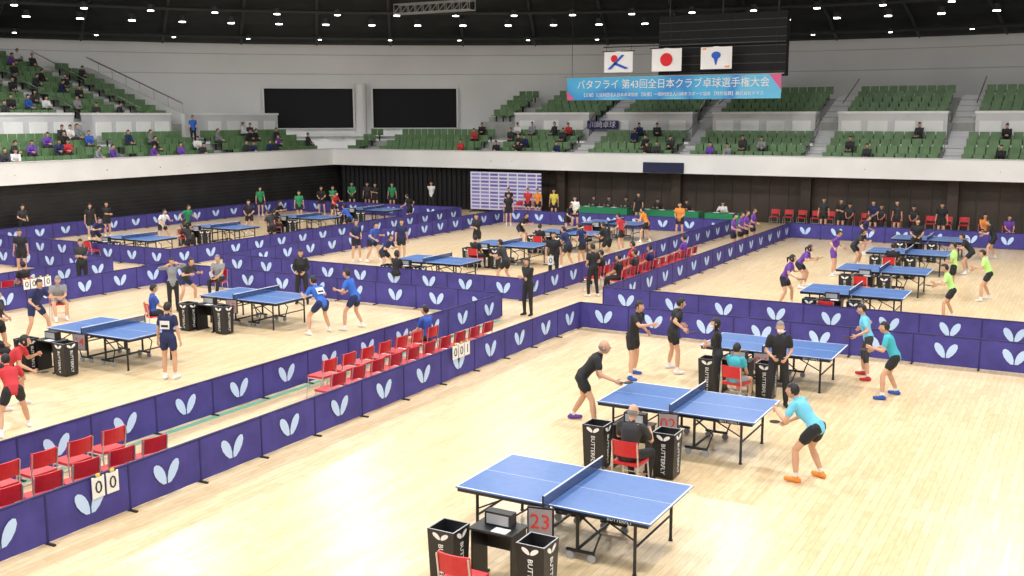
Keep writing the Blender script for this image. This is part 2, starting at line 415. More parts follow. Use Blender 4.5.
def cloth(x0,x1,y,name='officials_table'):
    b=MB(); b.b2(x0,x1,y-.35,y+.35,.68,.72,GC); b.b2(x0,x1,y-.36,y-.34,.08,.72,GC); b.b2(x0,x0+.02,y-.35,y+.35,.08,.72,GC); b.b2(x1-.02,x1,y-.35,y+.35,.08,.72,GC)
    for x in (x0+.1,x1-.1): b.tube([(x,y+.3,0),(x,y+.3,.7)],[.02]*2,STEEL,6)
    n=int((x1-x0)/.8)
    for i in range(n): b.box((x0+.5+i*.8,y,.735),(.28,.2,.02),TXW)
    b.obj(name)
cloth(-24.6,-21.6,51.6); cloth(-21.0,-17.6,51.4); cloth(-17.2,-15.4,51.2)

# ------------------------------------------------------------------ barriers
def wing(s):
    pts=[(.012,-.17),(.075,-.165),(.15,-.10),(.215,-.01),(.245,.08),(.235,.145),(.19,.165),(.13,.14),(.075,.085),(.035,.01),(.012,-.08)]
    out=[(s*x,y) for x,y in pts]
    if s<0: out.reverse()
    return out
WINGS=[wing(1),wing(-1)]
def barrier(axis,c,t0,t1,name='court_barrier'):
    b=MB(); L=abs(t1-t0); n=max(1,round(L/1.4)); w=L/n; H=.7
    def P(t,o,z): return (t,c+o,z) if axis=='X' else (c+o,t,z)
    for i in range(n):
        s=t0+i*w; g=.012
        cols=5
        for side in (-1,1):
            vs=[]
            for j in range(cols+1):
                t=s+g+(w-2*g)*j/cols; bul=.018+.008*math.sin(j*2.1+i*1.7)*(1 if 0<j<cols else 0)
                vs+=[P(t,side*bul,.03),P(t,side*bul,H-.01)]
            b.add(vs,[((2*j,2*j+2,2*j+3,2*j+1) if (side<0)==(axis=='X') else (2*j+1,2*j+3,2*j+2,2*j)) for j in range(cols)],PURP)
        m=s+w/2
        for side in(-1,1):
            for wg in WINGS:
                k=side if axis=='X' else -side
                vs=[P(m-k*x,side*.032,.37+y) for x,y in wg]; b.add(vs,[tuple(range(len(vs)))],LOGO)
        if axis=='X': b.box((m,c,H-.01),(w-g,.045,.03),PURPD); b.box((s,c,H/2),(.03,.05,H),PURPD); b.box((s,c,.012),(.04,.3,.024),BLK)
        else: b.box((c,m,H-.01),(.045,w-g,.03),PURPD); b.box((c,s,H/2),(.05,.03,H),PURPD); b.box((c,s,.012),(.3,.04,.024),BLK)
    b.obj(name)
for a in [('Y',-11.73,3.0,24.74),('Y',-14.25,3.0,24.9),('X',24.74,-11.73,5),('X',27.3,-12.2,5),('X',25.0,-27.3,-14.25),('X',27.6,-27.3,-15.0),
          ('Y',-27.3,6,25.0),('Y',-30.0,6,25.0),('Y',-27.3,27.6,48),('Y',-30,27.6,48),('Y',-12.2,27.3,48.2),('Y',-15.0,27.6,48.2),
          ('X',25,-42,-30),('X',27.6,-42,-30),('X',48.2,-12.2,6),('X',48.2,-27.3,-15),('X',48.2,-42,-30),('Y',-42,6,25),('Y',-42,27.6,48.2)]:
    barrier(*a)
b=MB(); b.b2(-14.2,-14.06,3,24.6,0,.006,GREEN); b.obj('green_floor_strip')

# ------------------------------------------------------------------ tables
def table_mesh():
    b=MB(); h=.76
    for s in(-1,1):
        x0,x1=(.006,1.37) if s>0 else (-1.37,-.006)
        b.b2(x0,x1,-.7625,.7625,h-.022,h,BLUE)
        b.b2(x0+ (0 if s<0 else 0),x1,-.7625,-.7425,h,h+.0015,LINE); b.b2(x0,x1,.7425,.7625,h,h+.0015,LINE)
        b.b2(s*1.35,s*1.37,-.74,.74,h,h+.0015,LINE); b.b2(x0,x1,-.002,.002,h,h+.0015,LINE)
        for y in(-.70,.70): b.b2(x0+.04*0+(0 if s<0 else .03),x1-(.05 if s>0 else .03),y-.015,y+.015,h-.085,h-.022,BLK)
        b.b2(s*1.30-.015,s*1.30+.015,-.7,.7,h-.085,h-.022,BLK); b.b2(s*.08-.015,s*.08+.015,-.7,.7,h-.085,h-.022,BLK)
        for y in(-.62,.62):
            b.tube([(s*1.12,y,h-.05),(s*1.12,y,.03)],[.022]*2,BLK,8); b.tube([(s*1.12,y,.02),(s*1.12,y,.0)],[.03]*2,BLK,8,cap=False)
            b.tube([(s*1.12,y,.45),(s*.62,y,h-.06)],[.012]*2,BLK,6)
            b.tube([(s*.30,y*.85,h-.05),(s*.30,y*.85,.14)],[.024]*2,BLK,8)
            b.tube([(s*.16,y*.85,.12),(s*.52,y*.85,.12)],[.024]*2,BLK,8)
            b.tube([(s*.52,y*.85,.12),(s*.62,y*.85,.40),(s*.34,y*.85,.6)],[.015]*3,BLK,6)
            for xx in (.20,.50):
                b.tube([(s*xx,y*.85-.02,.055),(s*xx,y*.85+.02,.055)],[.055]*2,GREY,12,cap=False); b.tube([(s*xx,y*.85,.06),(s*xx,y*.85,.13)],[.018]*2,BLK,6)
        b.tube([(s*1.12,-.62,.36),(s*1.12,.62,.36)],[.016]*2,BLK,6)
        b.tube([(s*.30,-.53,.14),(s*.30,.53,.14)],[.022]*2,BLK,6); b.tube([(s*.30,-.53,.5),(s*.30,.53,.5)],[.016]*2,BLK,6)
    b.b2(-.002,.002,-.9,.9,h+.004,h+.145,NETM); b.b2(-.006,.006,-.9,.9,h+.14,h+.155,LINE)
    for y in(-.9,.9): b.tube([(0,y,h-.03),(0,y,h+.15)],[.012]*2,BLK,8); b.box((0,y*.93,h-.03),(.05,.16,.03),BLK)
    return b.mesh('table_tennis_table')
TM=table_mesh()
tables=[(-5.70,11.9,'23'),(-5.81,16.60,'02'),(-5.72,21.68,'04'),(-5.62,29.7,''),(-5.68,34.5,''),(-5.68,39.4,''),(-5.6,44.1,''),
 (-19.6,16.25,'14'),(-19.8,21.2,'15'),(-19.4,29.6,''),(-19.4,34.7,''),(-19.2,39.4,''),(-19.1,44.0,''),(-19.7,11.5,''),
 (-33.7,29.5,''),(-33.7,34.3,''),(-33.4,39.6,''),(-33.2,44.6,''),(-33.7,21.3,''),(-33.7,16.3,'')]
def bin_mesh():
    b=MB(); r0,r1,H=.16,.185,.74
    for i in range(4):
        a=math.pi/4+i*math.pi/2; c=a+math.pi/2; q=math.sqrt(2)
        p=[(r0*q*math.cos(a),r0*q*math.sin(a),.02),(r0*q*math.cos(c),r0*q*math.sin(c),.02),(r1*q*math.cos(c),r1*q*math.sin(c),H),(r1*q*math.cos(a),r1*q*math.sin(a),H)]
        b.add(p,[(0,1,2,3)],BLK)
        p2=[(x*.90,y*.90,z) for x,y,z in p]; b.add(p2,[(3,2,1,0)],BLK); b.add([p[3],p[2],p2[2],p2[3]],[(0,1,2,3)],GREY)
    b.box((0,0,.03),(.3,.3,.03),BLK); b.box((0,0,.55),(.30,.30,.01),BLACK)
    b.tube([(-.08,-.05,.56),(.09,.06,.60)],[.06,.05],TXW,8)
    for f in range(2):
        for wg in WINGS:
            vs=[(x*.45,-.186,.665+y*.25) for x,y in wg]
            if f: vs=[(.186,x*.45,.665+y*.25) for x,y in wg]
            b.add(vs,[tuple(range(len(vs)))],TXW)
    return b.mesh('towel_bin')
BIN=bin_mesh()
btxt=None
def towel_bin(x,y,rz=0,big=False):
    global btxt
    o=inst('towel_bin',BIN,(x,y,0),rz)
    for (dx,dy,rr) in ((0,-.183,0),(.183,0,math.pi/2)):
        t=text('bin_lettering','BUTTERFLY',.095,(dx,dy,.33),(math.pi/2,math.pi/2,rr),TXW,o,data=btxt)
        btxt=t.data
        M=Matrix.Rotation(rr,4,'Z')@Matrix.Rotation(math.pi/2,4,'X')@Matrix.Rotation(-math.pi/2,4,'Z'); t.rotation_euler=M.to_euler()
    return o
def chair_mesh():
    b=MB()
    b.box((0,0,.44),(.42,.40,.045),RED); 
    n=6; vs=[]
    for i in range(n+1):
        x=-.21+.42*i/n; y=-.20-.035*math.cos((x/.21)*math.pi/2)
        vs+=[(x,y,.56),(x,y-.03,.80),(x,y+.03,.56),(x,y,.80)]
    fs=[]
    for i in range(n):
        a=4*i;c=4*i+4; fs+=[(a,a+1,c+1,c),(a+2,c+2,c+3,a+3),(a+1,a+3,c+3,c+1),(a,c,c+2,a+2)]
    fs+=[(0,2,3,1),(4*n,4*n+1,4*n+3,4*n+2)]
    b.add(vs,fs,RED)
    for s in(-1,1):
        b.tube([(s*.20,.17,.43),(s*.22,.22,.01)],[.012]*2,STEEL,6); b.tube([(s*.205,-.24,.78),(s*.205,-.19,.43),(s*.22,-.24,.01)],[.012]*3,STEEL,6)
        b.tube([(s*.205,-.19,.41),(s*.205,.18,.41)],[.012]*2,STEEL,6)
    b.tube([(-.21,.19,.2),(.21,.19,.2)],[.009]*2,STEEL,6)
    return b.mesh('red_chair')
CH=chair_mesh()
def chair(x,y,head): return inst('red_chair',CH,(x,y,0),math.radians(head-90))
def desk_mesh():
    b=MB(); b.box((0,0,.70),(.6,.42,.025),BLK)
    for s in(-1,1): b.box((s*.27,0,.35),(.02,.36,.7),BLK); b.box((s*.27,0,.015),(.04,.44,.03),BLK)
    b.box((0,.17,.5),(.54,.015,.3),BLK)
    b.box((0,.05,.80),(.36,.14,.17),BLK); b.box((0,-.025,.80),(.30,.01,.12),GREY); b.box((.1,-.12,.717),(.2,.14,.01),TXW)
    return b.mesh('umpire_desk')
DK=desk_mesh()
def number_board(x,y,z,num,rz=0):
    b=MB(); b.box((0,0,0),(.34,.03,.38),BLK); b.box((0,-.018,0),(.30,.006,.34),mat('board_pale',(.35,.30,.31),.5))
    b.tube([(0,.02,.1),(0,.10,.17)],[.01]*2,BLK,6)
    o=b.obj('table_number_board',loc=(x,y,z),rz=rz)
    text('number',num,.27,(0,-.024,0),(math.pi/2,0,0),DIG,o)
for i,(x,y,num) in enumerate(tables):
    to=inst('table_tennis_table',TM,(x,y,0))
    if i<3: text('apron_lettering','BUTTERFLY',.065,(.95,-.717,.71),(math.pi/2,0,0),TXW,to)
    dy=(-.22,-.18)[i] if i<2 else 0; dx=.10 if i==0 else 0
    inst('umpire_desk',DK,(x-.35+dx,y-1.42+dy*.7,0))
    towel_bin(x-.85+dx,y-1.68+dy); towel_bin(x+.28+dx,y-1.55+dy)
    if num: number_board(x+.0,y-.96,.60,num,math.radians(12))
    if i in (3,4,5,10,11,12,14,15,16): chair(x-.3,y-2.1,88)

# chairs in aisles
for j in range(6): chair(-12.35-.0,7.6+j*.62,172); 
for j in range(5): chair(-13.25,8.2+j*.62,178)
for j in range(10): chair(-12.45,15.2+j*.62,180)
for j in range(7): chair(-13.3,16.0+j*.62,180)
for j in range(11): chair(-13.0,30.2+j*.66,180)
for j in range(8): chair(-13.9,30.2+j*.66,180)
for j in range(4): chair(-28.1,18+j*.7,180)
for j in range(5): chair(-14.4+j*.7,53.6,270)
for j in range(8): chair(-10.6+j*.75,53.4,270)
for j in range(3): chair(-29.2+j*.7,51.8,270)
SC=mat('score_card',(.8,.8,.78),.6); SY=mat('score_tag',(.75,.6,.1),.6)
def flip(x,y,z,rz,txt='00',stand=False):
    b=MB()
    for i,c in enumerate(txt):
        b.box(((i-(len(txt)-1)/2)*.24,0,0),(.20,.015,.30),SC); b.box(((i-(len(txt)-1)/2)*.24,-.002,.17),(.06,.02,.04),SY); b.tube([((i-(len(txt)-1)/2)*.24-.06,0,.15),((i-(len(txt)-1)/2)*.24+.06,0,.15)],[.012]*2,BLK,6)
    if stand: b.tube([(0,.03,-.1),(0,.03,-z)],[.015]*2,BLK,6); b.box((0,.03,-.14),(.5,.03,.03),BLK); b.box((0,.03,-z+.01),(.3,.3,.02),BLK)
    o=b.obj('score_flip_board',loc=(x,y,z),rz=rz)
    for i,c in enumerate(txt): text('digit',c,.26,((i-(len(txt)-1)/2)*.24,-.012,-.01),(math.pi/2,0,0),BLK,o)
flip(-11.66,9.35,.55,math.pi/2,'00'); flip(-11.62,18.6,.62,math.pi/2,'001'); flip(-27.2,19.9,.72,math.pi/2,'0020'); flip(-15.6,30.6,.85,.9,'0',True)

# ------------------------------------------------------------------ people
def ik(a,b_,root,tgt,pole):
    root=Vector(root);tgt=Vector(tgt); d=tgt-root; L=min(d.length,(a+b_)*.995); d.normalize(); tgt=root+d*L
    x=(a*a-b_*b_+L*L)/(2*L); h=math.sqrt(max(0,a*a-x*x)); p=Vector(pole); p=p-d*p.dot(d)
    if p.length<1e-5: p=d.orthogonal()
    p.normalize(); return root+d*x+p*h, tgt
def stack(vs_fs,vs,fs):
    o=len(vs_fs[0]); vs_fs[0].extend(vs); vs_fs[1].extend([tuple(i+o for i in f) for f in fs])
def ellip(c,r,M=None,nu=10,nv=7):
    vs=[];fs=[]
    for j in range(nv+1):
        p=math.pi*j/nv
        for i in range(nu):
            t=2*math.pi*i/nu; v=Vector((r[0]*math.sin(p)*math.cos(t),r[1]*math.sin(p)*math.sin(t),r[2]*math.cos(p)))
            if M is not None: v=M@v
            vs.append(Vector(c)+v)
    for j in range(nv):
        for i in range(nu): fs.append((j*nu+i,(j+1)*nu+i,(j+1)*nu+(i+1)%nu,j*nu+(i+1)%nu))
    return vs,fs
SK,SH,BT,SO,HR,EY,XX,SC2=range(8)
def build_body(pose,hair='short',sleeve=.55,leg=.55,vox=.02,fem=False,mask=False,bib=False,skirt=False):
    P=dict(pel=(0,0,.93),lean=4,side=0,twist=0,fl=(-.11,0,0),fr=(.11,.03,0),hl=(-.27,.05,.80),hr=(.27,.05,.80),hp=0,hy=0,fya=10,kn=None)
    P.update(pose)
    pel=Vector(P['pel']); Rl=Matrix.Rotation(math.radians(-P['lean']),3,'X'); Rs=Matrix.Rotation(math.radians(P['side']),3,'Y'); Rt=Matrix.Rotation(math.radians(P['twist']),3,'Z')
    T=Rt@Rs@Rl; Th=Rt@Matrix.Rotation(math.radians(-P['lean']*.45),3,'X')
    sp=lambda x,y,z: pel+T@Vector((x,y,z))
    sw=.155 if fem else .175
    hips=[pel+Rt@Vector((s*.092,0,0)) for s in(-1,1)]
    shs=[sp(s*sw,0,.45) for s in(-1,1)]
    neck0=sp(0,.0,.49); up=(T@Vector((0,0,1))*.5+Vector((0,0,1))*.5).normalized()
    headc=neck0+up*.16+T@Vector((0,.02,0))
    src=[[],[]]; tags=[]
    def cap(p0,p1,r0,r1,tag):
        v,f=tube([p0,p1],[r0,r1],10); stack(src,v,f); tags.append((Vector(p0),Vector(p1),r0,r1,tag))
    rings=[(-.09,.10,.085,0),(-.03,.155,.115,0),(.05,.16,.115,0),(.14,.138,.10,.005),(.22,.142,.105,.01),(.32,.165,.12,.01),(.40,.175,.11,0),(.455,.145,.085,-.005),(.49,.06,.06,0)]
    if fem: rings=[(-.09,.10,.085,0),(-.03,.16,.12,0),(.05,.155,.112,0),(.14,.122,.092,.005),(.22,.128,.10,.015),(.31,.145,.125,.02),(.39,.155,.10,0),(.445,.125,.08,-.005),(.49,.05,.05,0)]
    seg=14; vs=[];fs=[]
    for (z,w,d,oy) in rings:
        R=(Rt if z<=.0 else T)
        c=pel+R@Vector((0,oy,z))
        for k in range(seg):
            t=2*math.pi*k/seg; vs.append(c+R@Vector((w*math.cos(t),d*math.sin(t),0)))
    for j in range(len(rings)-1):
        for k in range(seg): fs.append((j*seg+k,j*seg+(k+1)%seg,(j+1)*seg+(k+1)%seg,(j+1)*seg+k))
    fs.append(tuple(reversed(range(seg)))); fs.append(tuple(range((len(rings)-1)*seg,len(rings)*seg)))
    stack(src,vs,fs)
    tags.append((sp(-.05,0,.10),sp(-.05,0,.40),.13,.14,SH)); tags.append((sp(.05,0,.10),sp(.05,0,.40),.13,.14,SH))
    tags.append((sp(0,0,.02),sp(0,0,.2),.15,.13,SH))
    tags.append((hips[0],hips[1],.118,.118,BT)); tags.append((shs[0],shs[1],.075,.075,SH))
    cap(neck0-up*.03,neck0+up*.09,.052,.048,SK)
    hands=[]
    for i,s in enumerate((-1,1)):
        tgt=Vector(P['hl' if s<0 else 'hr']); pole=Vector((s*.55,-.8,-.5)) if P.get('pole') is None else Vector(P['pole'])*1.0
        el,wr=ik(.275,.25,shs[i],tgt,pole)
        cap(shs[i],el,.05,.038,SK); cap(el,wr,.040,.027,SK)
        if sleeve>0:
            e=shs[i].lerp(el,min(1,sleeve)); cap(shs[i],e,.063,.062 if sleeve<1 else .055,SH)
            if sleeve>1: e2=el.lerp(wr,min(1,sleeve-1)); cap(el,e2,.052,.040,SH)
        hands.append((wr,(wr-el).normalized(),s))
        f=Vector(P['fl' if s<0 else 'fr']); ank=Vector((f.x,f.y,f.z+.09)); 
        kp=Vector((s*.25,1,0)) if P['kn'] is None else Vector((s*P['kn'][0],P['kn'][1],P['kn'][2]))
        kn,an=ik(.43,.41,hips[i],ank,Rt@kp)
        cap(hips[i],kn,.085,.056,SK); cap(kn,kn.lerp(an,.45),.052,.058,SK); cap(kn.lerp(an,.45),an,.055,.036,SK)
        if leg<1:
            e=hips[i].lerp(kn,leg); cap(hips[i],e,.098,.093,BT)
        else:
            cap(hips[i],kn,.098,.070,BT); cap(kn,kn.lerp(an,min(1,leg-1+.02)),.070,.052,BT)
        cap(kn.lerp(an,.78),an,.042,.041,SC2)
        fa=math.radians(P['fya'])*s; fd=Rt@Vector((math.sin(fa),math.cos(fa),0)); 
        base=Vector((an.x,an.y,an.z-.048)); 
        cap(base-fd*.045,base+fd*.15,.043,.037,SO); cap(an,base,.042,.045,SO)
        tags.append((base-fd*.045+Vector((0,0,-.01)),base+fd*.15,.045,.045,SO))
    if skirt: cap(pel,pel-Vector((0,0,.2)),.16,.17,BT)
    me=bpy.data.meshes.new('tmp'); me.from_pydata([tuple(v) for v in src[0]],[],src[1])
    ob=bpy.data.objects.new('tmp',me); bpy.context.collection.objects.link(ob)
    m=ob.modifiers.new('r','REMESH'); m.mode='VOXEL'; m.voxel_size=vox
    m2=ob.modifiers.new('s','SMOOTH'); m2.factor=.5; m2.iterations=2
    dg=bpy.context.evaluated_depsgraph_get(); ev=ob.evaluated_get(dg); em=ev.to_mesh()
    nv=len(em.vertices); co=np.zeros(nv*3); em.vertices.foreach_get('co',co); co=co.reshape(-1,3)
    faces=[tuple(p.vertices) for p in em.polygons]
    ctr=np.zeros(len(faces)*3); em.polygons.foreach_get('center',ctr); ctr=ctr.reshape(-1,3)
    ev.to_mesh_clear(); bpy.data.objects.remove(ob); bpy.data.meshes.remove(me)
    best=np.full(len(faces),1e9); tg=np.zeros(len(faces),int)
    for p0,p1,r0,r1,t in tags:
        a=np.array(p0);d=np.array(p1)-a; L=(d@d)+1e-9; q=np.clip(((ctr-a)@d)/L,0,1)
        dist=np.linalg.norm(ctr-a-q[:,None]*d,axis=1)-(r0+(r1-r0)*q)
        k=dist<best; best[k]=dist[k]; tg[k]=t
    V=[tuple(c) for c in co]; Fc=list(faces); MI=list(tg)
    def addp(vs,fs,t):
        o=len(V); V.extend([tuple(v) for v in vs]); Fc.extend([tuple(i+o for i in f) for f in fs]); MI.extend([t]*len(fs))
    Hm=Th@Matrix.Rotation(math.radians(P['hy']),3,'Z')@Matrix.Rotation(math.radians(-P['hp']),3,'X')
    nu,nvv=20,14
    def hs(x,y,z,sc=1.0):
        zz=z
        w=.076*(1-.28*max(0,-z)**1.4); dp=.096*(1-.10*max(0,-z))
        X=x*w*sc; Y=y*dp*sc+(.012*max(0,-z) if y>0 else .025*max(0,-z)); Z=zz*.117*sc
        return X,Y,Z
    vs=[];fs=[];ks=[]
    for j in range(nvv+1):
        p=math.pi*j/nvv
        for i in range(nu):
            t=2*math.pi*i/nu; x,y,z=math.sin(p)*math.cos(t),math.sin(p)*math.sin(t),math.cos(p); ks.append((x,y,z))
            X,Y,Z=hs(x,y,z)
            if y>.93 and -.35<z<.1: Y+=.020*(1-abs(z+.18)/.3 if abs(z+.18)<.3 else 0)
            if y>.7 and .05<z<.25: Y-=.004
            vs.append(headc+Hm@Vector((X,Y,Z)))
    for j in range(nvv):
        for i in range(nu): fs.append((j*nu+i,(j+1)*nu+i,(j+1)*nu+(i+1)%nu,j*nu+(i+1)%nu))
    addp(vs,fs,SK)
    hc=lambda x,y,z: headc+Hm@Vector((x,y,z))
    v,f=tube([hc(0,.088,.01),hc(0,.108,-.022),hc(0,.100,-.03)],[.007,.013,.010],6); addp(v,f,SK)
    for s in(-1,1):
        v,f=ellip(hc(s*.030,.083,.012),(.013,.007,.007),Hm,8,5); addp(v,f,EY)
        v,f=ellip(hc(s*.030,.087,.012),(.006,.005,.006),Hm,8,5); addp(v,f,HR)
        v,f=ellip(hc(s*.030,.086,.030),(.016,.006,.0035),Hm,8,4); addp(v,f,HR)
        v,f=ellip(hc(s*.077,-.004,-.008),(.010,.018,.028),Hm,8,6); addp(v,f,SK)
    if mask:
        v,f=ellip(hc(0,.062,-.052),(.062,.052,.045),Hm,12,8); addp(v,f,XX)
    else:
        v,f=ellip(hc(0,.088,-.060),(.022,.006,.005),Hm,8,4); addp(v,f,XX+100)
    if hair!='none':
        keep=[]
        for j in range(nvv):
            for i in range(nu):
                x,y,z=ks[j*nu+i]; t2=ks[(j+1)*nu+i]; zc=(z+t2[2])/2; yc=(y+t2[1])/2
                if hair=='short': k=(zc>.52) or (yc<.25 and zc>-.12) or (yc<-.35 and zc>-.45)
                elif hair=='bald': k=(yc<.1 and -.4<zc<.25 )
                else: k=(zc>.5) or (yc<.35 and zc>-.75)
                if k: keep.append(fs[j*nu+i])
        sc_=1.035 if hair=='bald' else 1.10
        hv=[]
        for (x,y,z) in ks:
            X,Y,Z=hs(x,y,z,sc_)
            if hair=='long' and z<0 and y<.35: Z*=1.25; X*=1.12
            if hair in('short','long') and z>.5: Z+=.004
            hv.append(headc+Hm@Vector((X,Y-(.004),Z)))
        addp(hv,keep,HR)
        if hair=='pony':
            v,f=tube([hc(0,-.10,.03),hc(0,-.15,.0),hc(0,-.15,-.12)],[.02,.035,.015],8); addp(v,f,HR)
    for wr,d,s in hands:
        inw=Rt@Vector((-s,0,0)); side=d.cross(inw)
        if side.length<.2: side=Vector((0,1,0))-d*d.y
        side.normalize(); n=side.cross(d).normalized()
        if n.dot(inw)<0: n=-n
        if side.dot(Rt@Vector((0,1,0)))<0: side=-side
        M=Matrix((side,n,d)).transposed()
        v,f=ellip(wr+d*.05,(.040,.017,.055),M,10,6); addp(v,f,SK)
        for kx,L in ((.030,.068),(.010,.078),(-.010,.072),(-.029,.056)):
            p0=wr+d*.088+side*kx; p1=p0+(d+n*.35).normalized()*L*.45; p2=p1+(d*.6+n*.8).normalized()*L*.32; p3=p2+(d*.2+n).normalized()*L*.25
            v,f=tube([p0,p1,p2,p3],[.0095,.009,.008,.0065],6); addp(v,f,SK)
        p0=wr+d*.03+side*.028; p1=p0+(d*.6+side*.7+n*.3).normalized()*.035; p2=p1+(d*.8+side*.2+n*.5).normalized()*.03
        v,f=tube([p0,p1,p2],[.011,.010,.008],6); addp(v,f,SK)
    if bib:
        vs=[pel+T@Vector((x,-.128-0*abs(x),z)) for x,z in((-.11,.2),(.11,.2),(.11,.38),(-.11,.38))]
        addp(vs,[(0,1,2,3)],EY)
        vs=[pel+T@Vector((x,-.131,z)) for x,z in((-.08,.24),(.08,.24),(.08,.29),(-.08,.29))]; addp(vs,[(0,1,2,3)],HR)
    LIP=8
    MI=[LIP if t>=100 else int(t) for t in MI]
    me=bpy.data.meshes.new('person'); me.from_pydata(V,[],Fc)
    for _ in range(9): me.materials.append(mat('slot_default',(.5,.5,.5)))
    me.polygons.foreach_set('material_index',MI); me.polygons.foreach_set('use_smooth',[True]*len(Fc)); me.update()
    return me,hands
COL=dict(black=(.012,.012,.015),dark=(.03,.03,.035),navy=(.012,.02,.09),blue=(.03,.09,.42),royal=(.03,.13,.55),red=(.55,.03,.04),teal=(.05,.42,.52),sky=(.16,.55,.75),purple=(.14,.05,.34),
 lime=(.50,.85,.25),orange=(.80,.27,.04),green=(.02,.25,.10),white=(.75,.75,.75),grey=(.25,.26,.28),pink=(.7,.25,.35),brown=(.1,.06,.04),hair=(.012,.010,.009),hgrey=(.22,.22,.22),skin=(.60,.34,.22),yellow=(.75,.6,.1))
def cm(c,r=.75): return mat('cloth_'+c if c not in('skin','hair','hgrey') else c,COL[c],r)
LIPM=mat('lip',(.45,.15,.13),.5)
cache={}
def person(name,X,Y,head,pose,shirt='black',bottom='black',shoes='white',hair='short',hcol='hair',h=1.68,sleeve=.55,leg=.5,vox=None,fem=False,mask=None,bib=False,socks='white',z=0,racket=None,skirt=False):
    near=math.hypot(X,Y)<27
    if vox is None: vox=.017 if near else .028
    key=(str(sorted(POSES[pose].items())) if isinstance(pose,str) else str(pose),hair,sleeve,leg,vox,fem,bool(mask),bib,skirt)
    if key not in cache: cache[key]=build_body(POSES[pose] if isinstance(pose,str) else pose,hair,sleeve,leg,vox,fem,bool(mask),bib,skirt)
    me,hands=cache[key]
    o=inst(name,me,(X,Y,z),math.radians(head-90),scale=h/1.70)
    ms=[cm('skin',.55),cm(shirt),cm(bottom),cm(shoes),cm(hcol,.5),cm('white'),cm(mask or 'white'),cm(socks),LIPM]
    for i,m in enumerate(ms): o.material_slots[i].link='OBJECT'; o.material_slots[i].material=m
    if racket is not None:
        wr,d,s=hands[racket]; b=MB(); p=wr+d*.085; dd=(d+Vector((0,.3,.5))).normalized()
        b.tube([p-dd*.04,p+dd*.07],[.013,.012],cm('brown'),8)
        nrm=dd.cross(Vector((1,0,0))).normalized(); sd=dd.cross(nrm).normalized(); c=p+dd*.145
        for off,m in ((.006,cm('red')),(-.006,cm('black'))):
            b.add([c+nrm*off+(sd*math.cos(2*math.pi*i/20)*.078+dd*math.sin(2*math.pi*i/20)*.083) for i in range(20)],[tuple(range(20))],m)
        b.tube([c-nrm*.005,c+nrm*.005],[.078,.078],cm('brown'),20,cap=False)
        b.obj('racket',parent=o)
    return o
POSES={
'stand':{}, 
'stand2':dict(fl=(-.16,.02,0),fr=(.16,-.02,0),hl=(-.12,.22,1.0),hr=(.14,.22,1.02),pel=(0,0,.92)),
'fold':dict(hl=(.06,.20,1.15),hr=(-.06,.22,1.12)),
'behind':dict(hl=(-.04,-.20,.92),hr=(.04,-.20,.92),lean=2),
'raise':dict(hl=(-.18,.25,1.55),hr=(.18,.25,1.5),lean=-2),
'ready':dict(pel=(0,-.14,.80),lean=38,fl=(-.30,.02,0),fr=(.30,.0,0),hl=(-.24,.38,.98),hr=(.26,.42,.98),hp=-18),
'readyL':dict(pel=(0,-.08,.85),lean=24,fl=(-.27,.12,0),fr=(.27,-.12,0),hl=(-.2,.38,1.05),hr=(.30,.36,.92),hp=-10),
'lunge':dict(pel=(0,-.05,.84),lean=40,fl=(-.28,-.28,0),fr=(.26,.26,0),hl=(-.32,.14,.86),hr=(.22,.58,.86),hp=-24,twist=8),
'reach':dict(pel=(0,0,.90),lean=14,fl=(-.26,-.1,0),fr=(.26,.12,0),hl=(-.22,.22,.98),hr=(.18,.55,1.22),hp=-5),
'bendlow':dict(pel=(0,-.16,.84),lean=44,fl=(-.20,.05,0),fr=(.24,-.15,0),hl=(-.16,.42,1.02),hr=(.22,.40,.78),hp=-20),
'walk':dict(fl=(-.1,.26,0),fr=(.1,-.26,.02),hl=(-.26,-.12,.86),hr=(.26,.22,.88),pel=(0,0,.90),lean=6),
'back':dict(pel=(0,0,.90),lean=16,fl=(-.28,.0,0),fr=(.28,.05,0),hl=(-.32,.28,1.0),hr=(.45,.12,1.05)),
'sit':dict(pel=(0,-.08,.53),lean=6,fl=(-.12,.42,0),fr=(.12,.40,0),hl=(-.10,.30,.62),hr=(.10,.30,.62),kn=(.15,.3,1)),
'sit2':dict(pel=(0,-.08,.53),lean=22,fl=(-.14,.36,0),fr=(.14,.44,0),hl=(-.06,.38,.66),hr=(.08,.36,.68),kn=(.15,.3,1),hp=8),
'sitdesk':dict(pel=(0,-.08,.53),lean=12,fl=(-.14,.34,0),fr=(.14,.34,0),hl=(-.16,.36,.80),hr=(.16,.36,.80),kn=(.15,.3,1),hp=10),
}
PL='table_tennis_player'
# right near court
person(PL,-7.85,16.75,10,'lunge','black','black','purple','bald','hgrey',1.84,racket=1)
person(PL,-8.45,20.45,-8,'reach','black','black','blue',h=1.74,leg=.55)
person(PL,-7.88,21.35,35,'back','black','black','white',h=1.70,racket=1)
person('umpire',-6.33,19.75,200,'fold','black','black','black','long',h=1.62,leg=1.9,fem=True,sleeve=.6,mask='white')
person('umpire',-5.1,19.7,-70,'stand2','black','black','black','short','hgrey',1.70,leg=1.9,mask='white',sleeve=.6)
chair(-5.85,19.45,80); person('table_tennis_player',-5.85,19.45,80,'sit','teal','grey','white','short','hair',1.6,fem=True)
chair(-5.82,14.10,88); person('umpire',-5.82,14.10,88,'sitdesk','dark','black','black','bald','hgrey',1.72,leg=1.9,sleeve=.7)
person(PL,-3.6,15.75,168,'bendlow','sky','black','orange','short','hair',1.76,racket=1,fem=True)
person(PL,-3.3,21.4,185,'readyL','teal','black','blue','short','hair',1.66,racket=1)
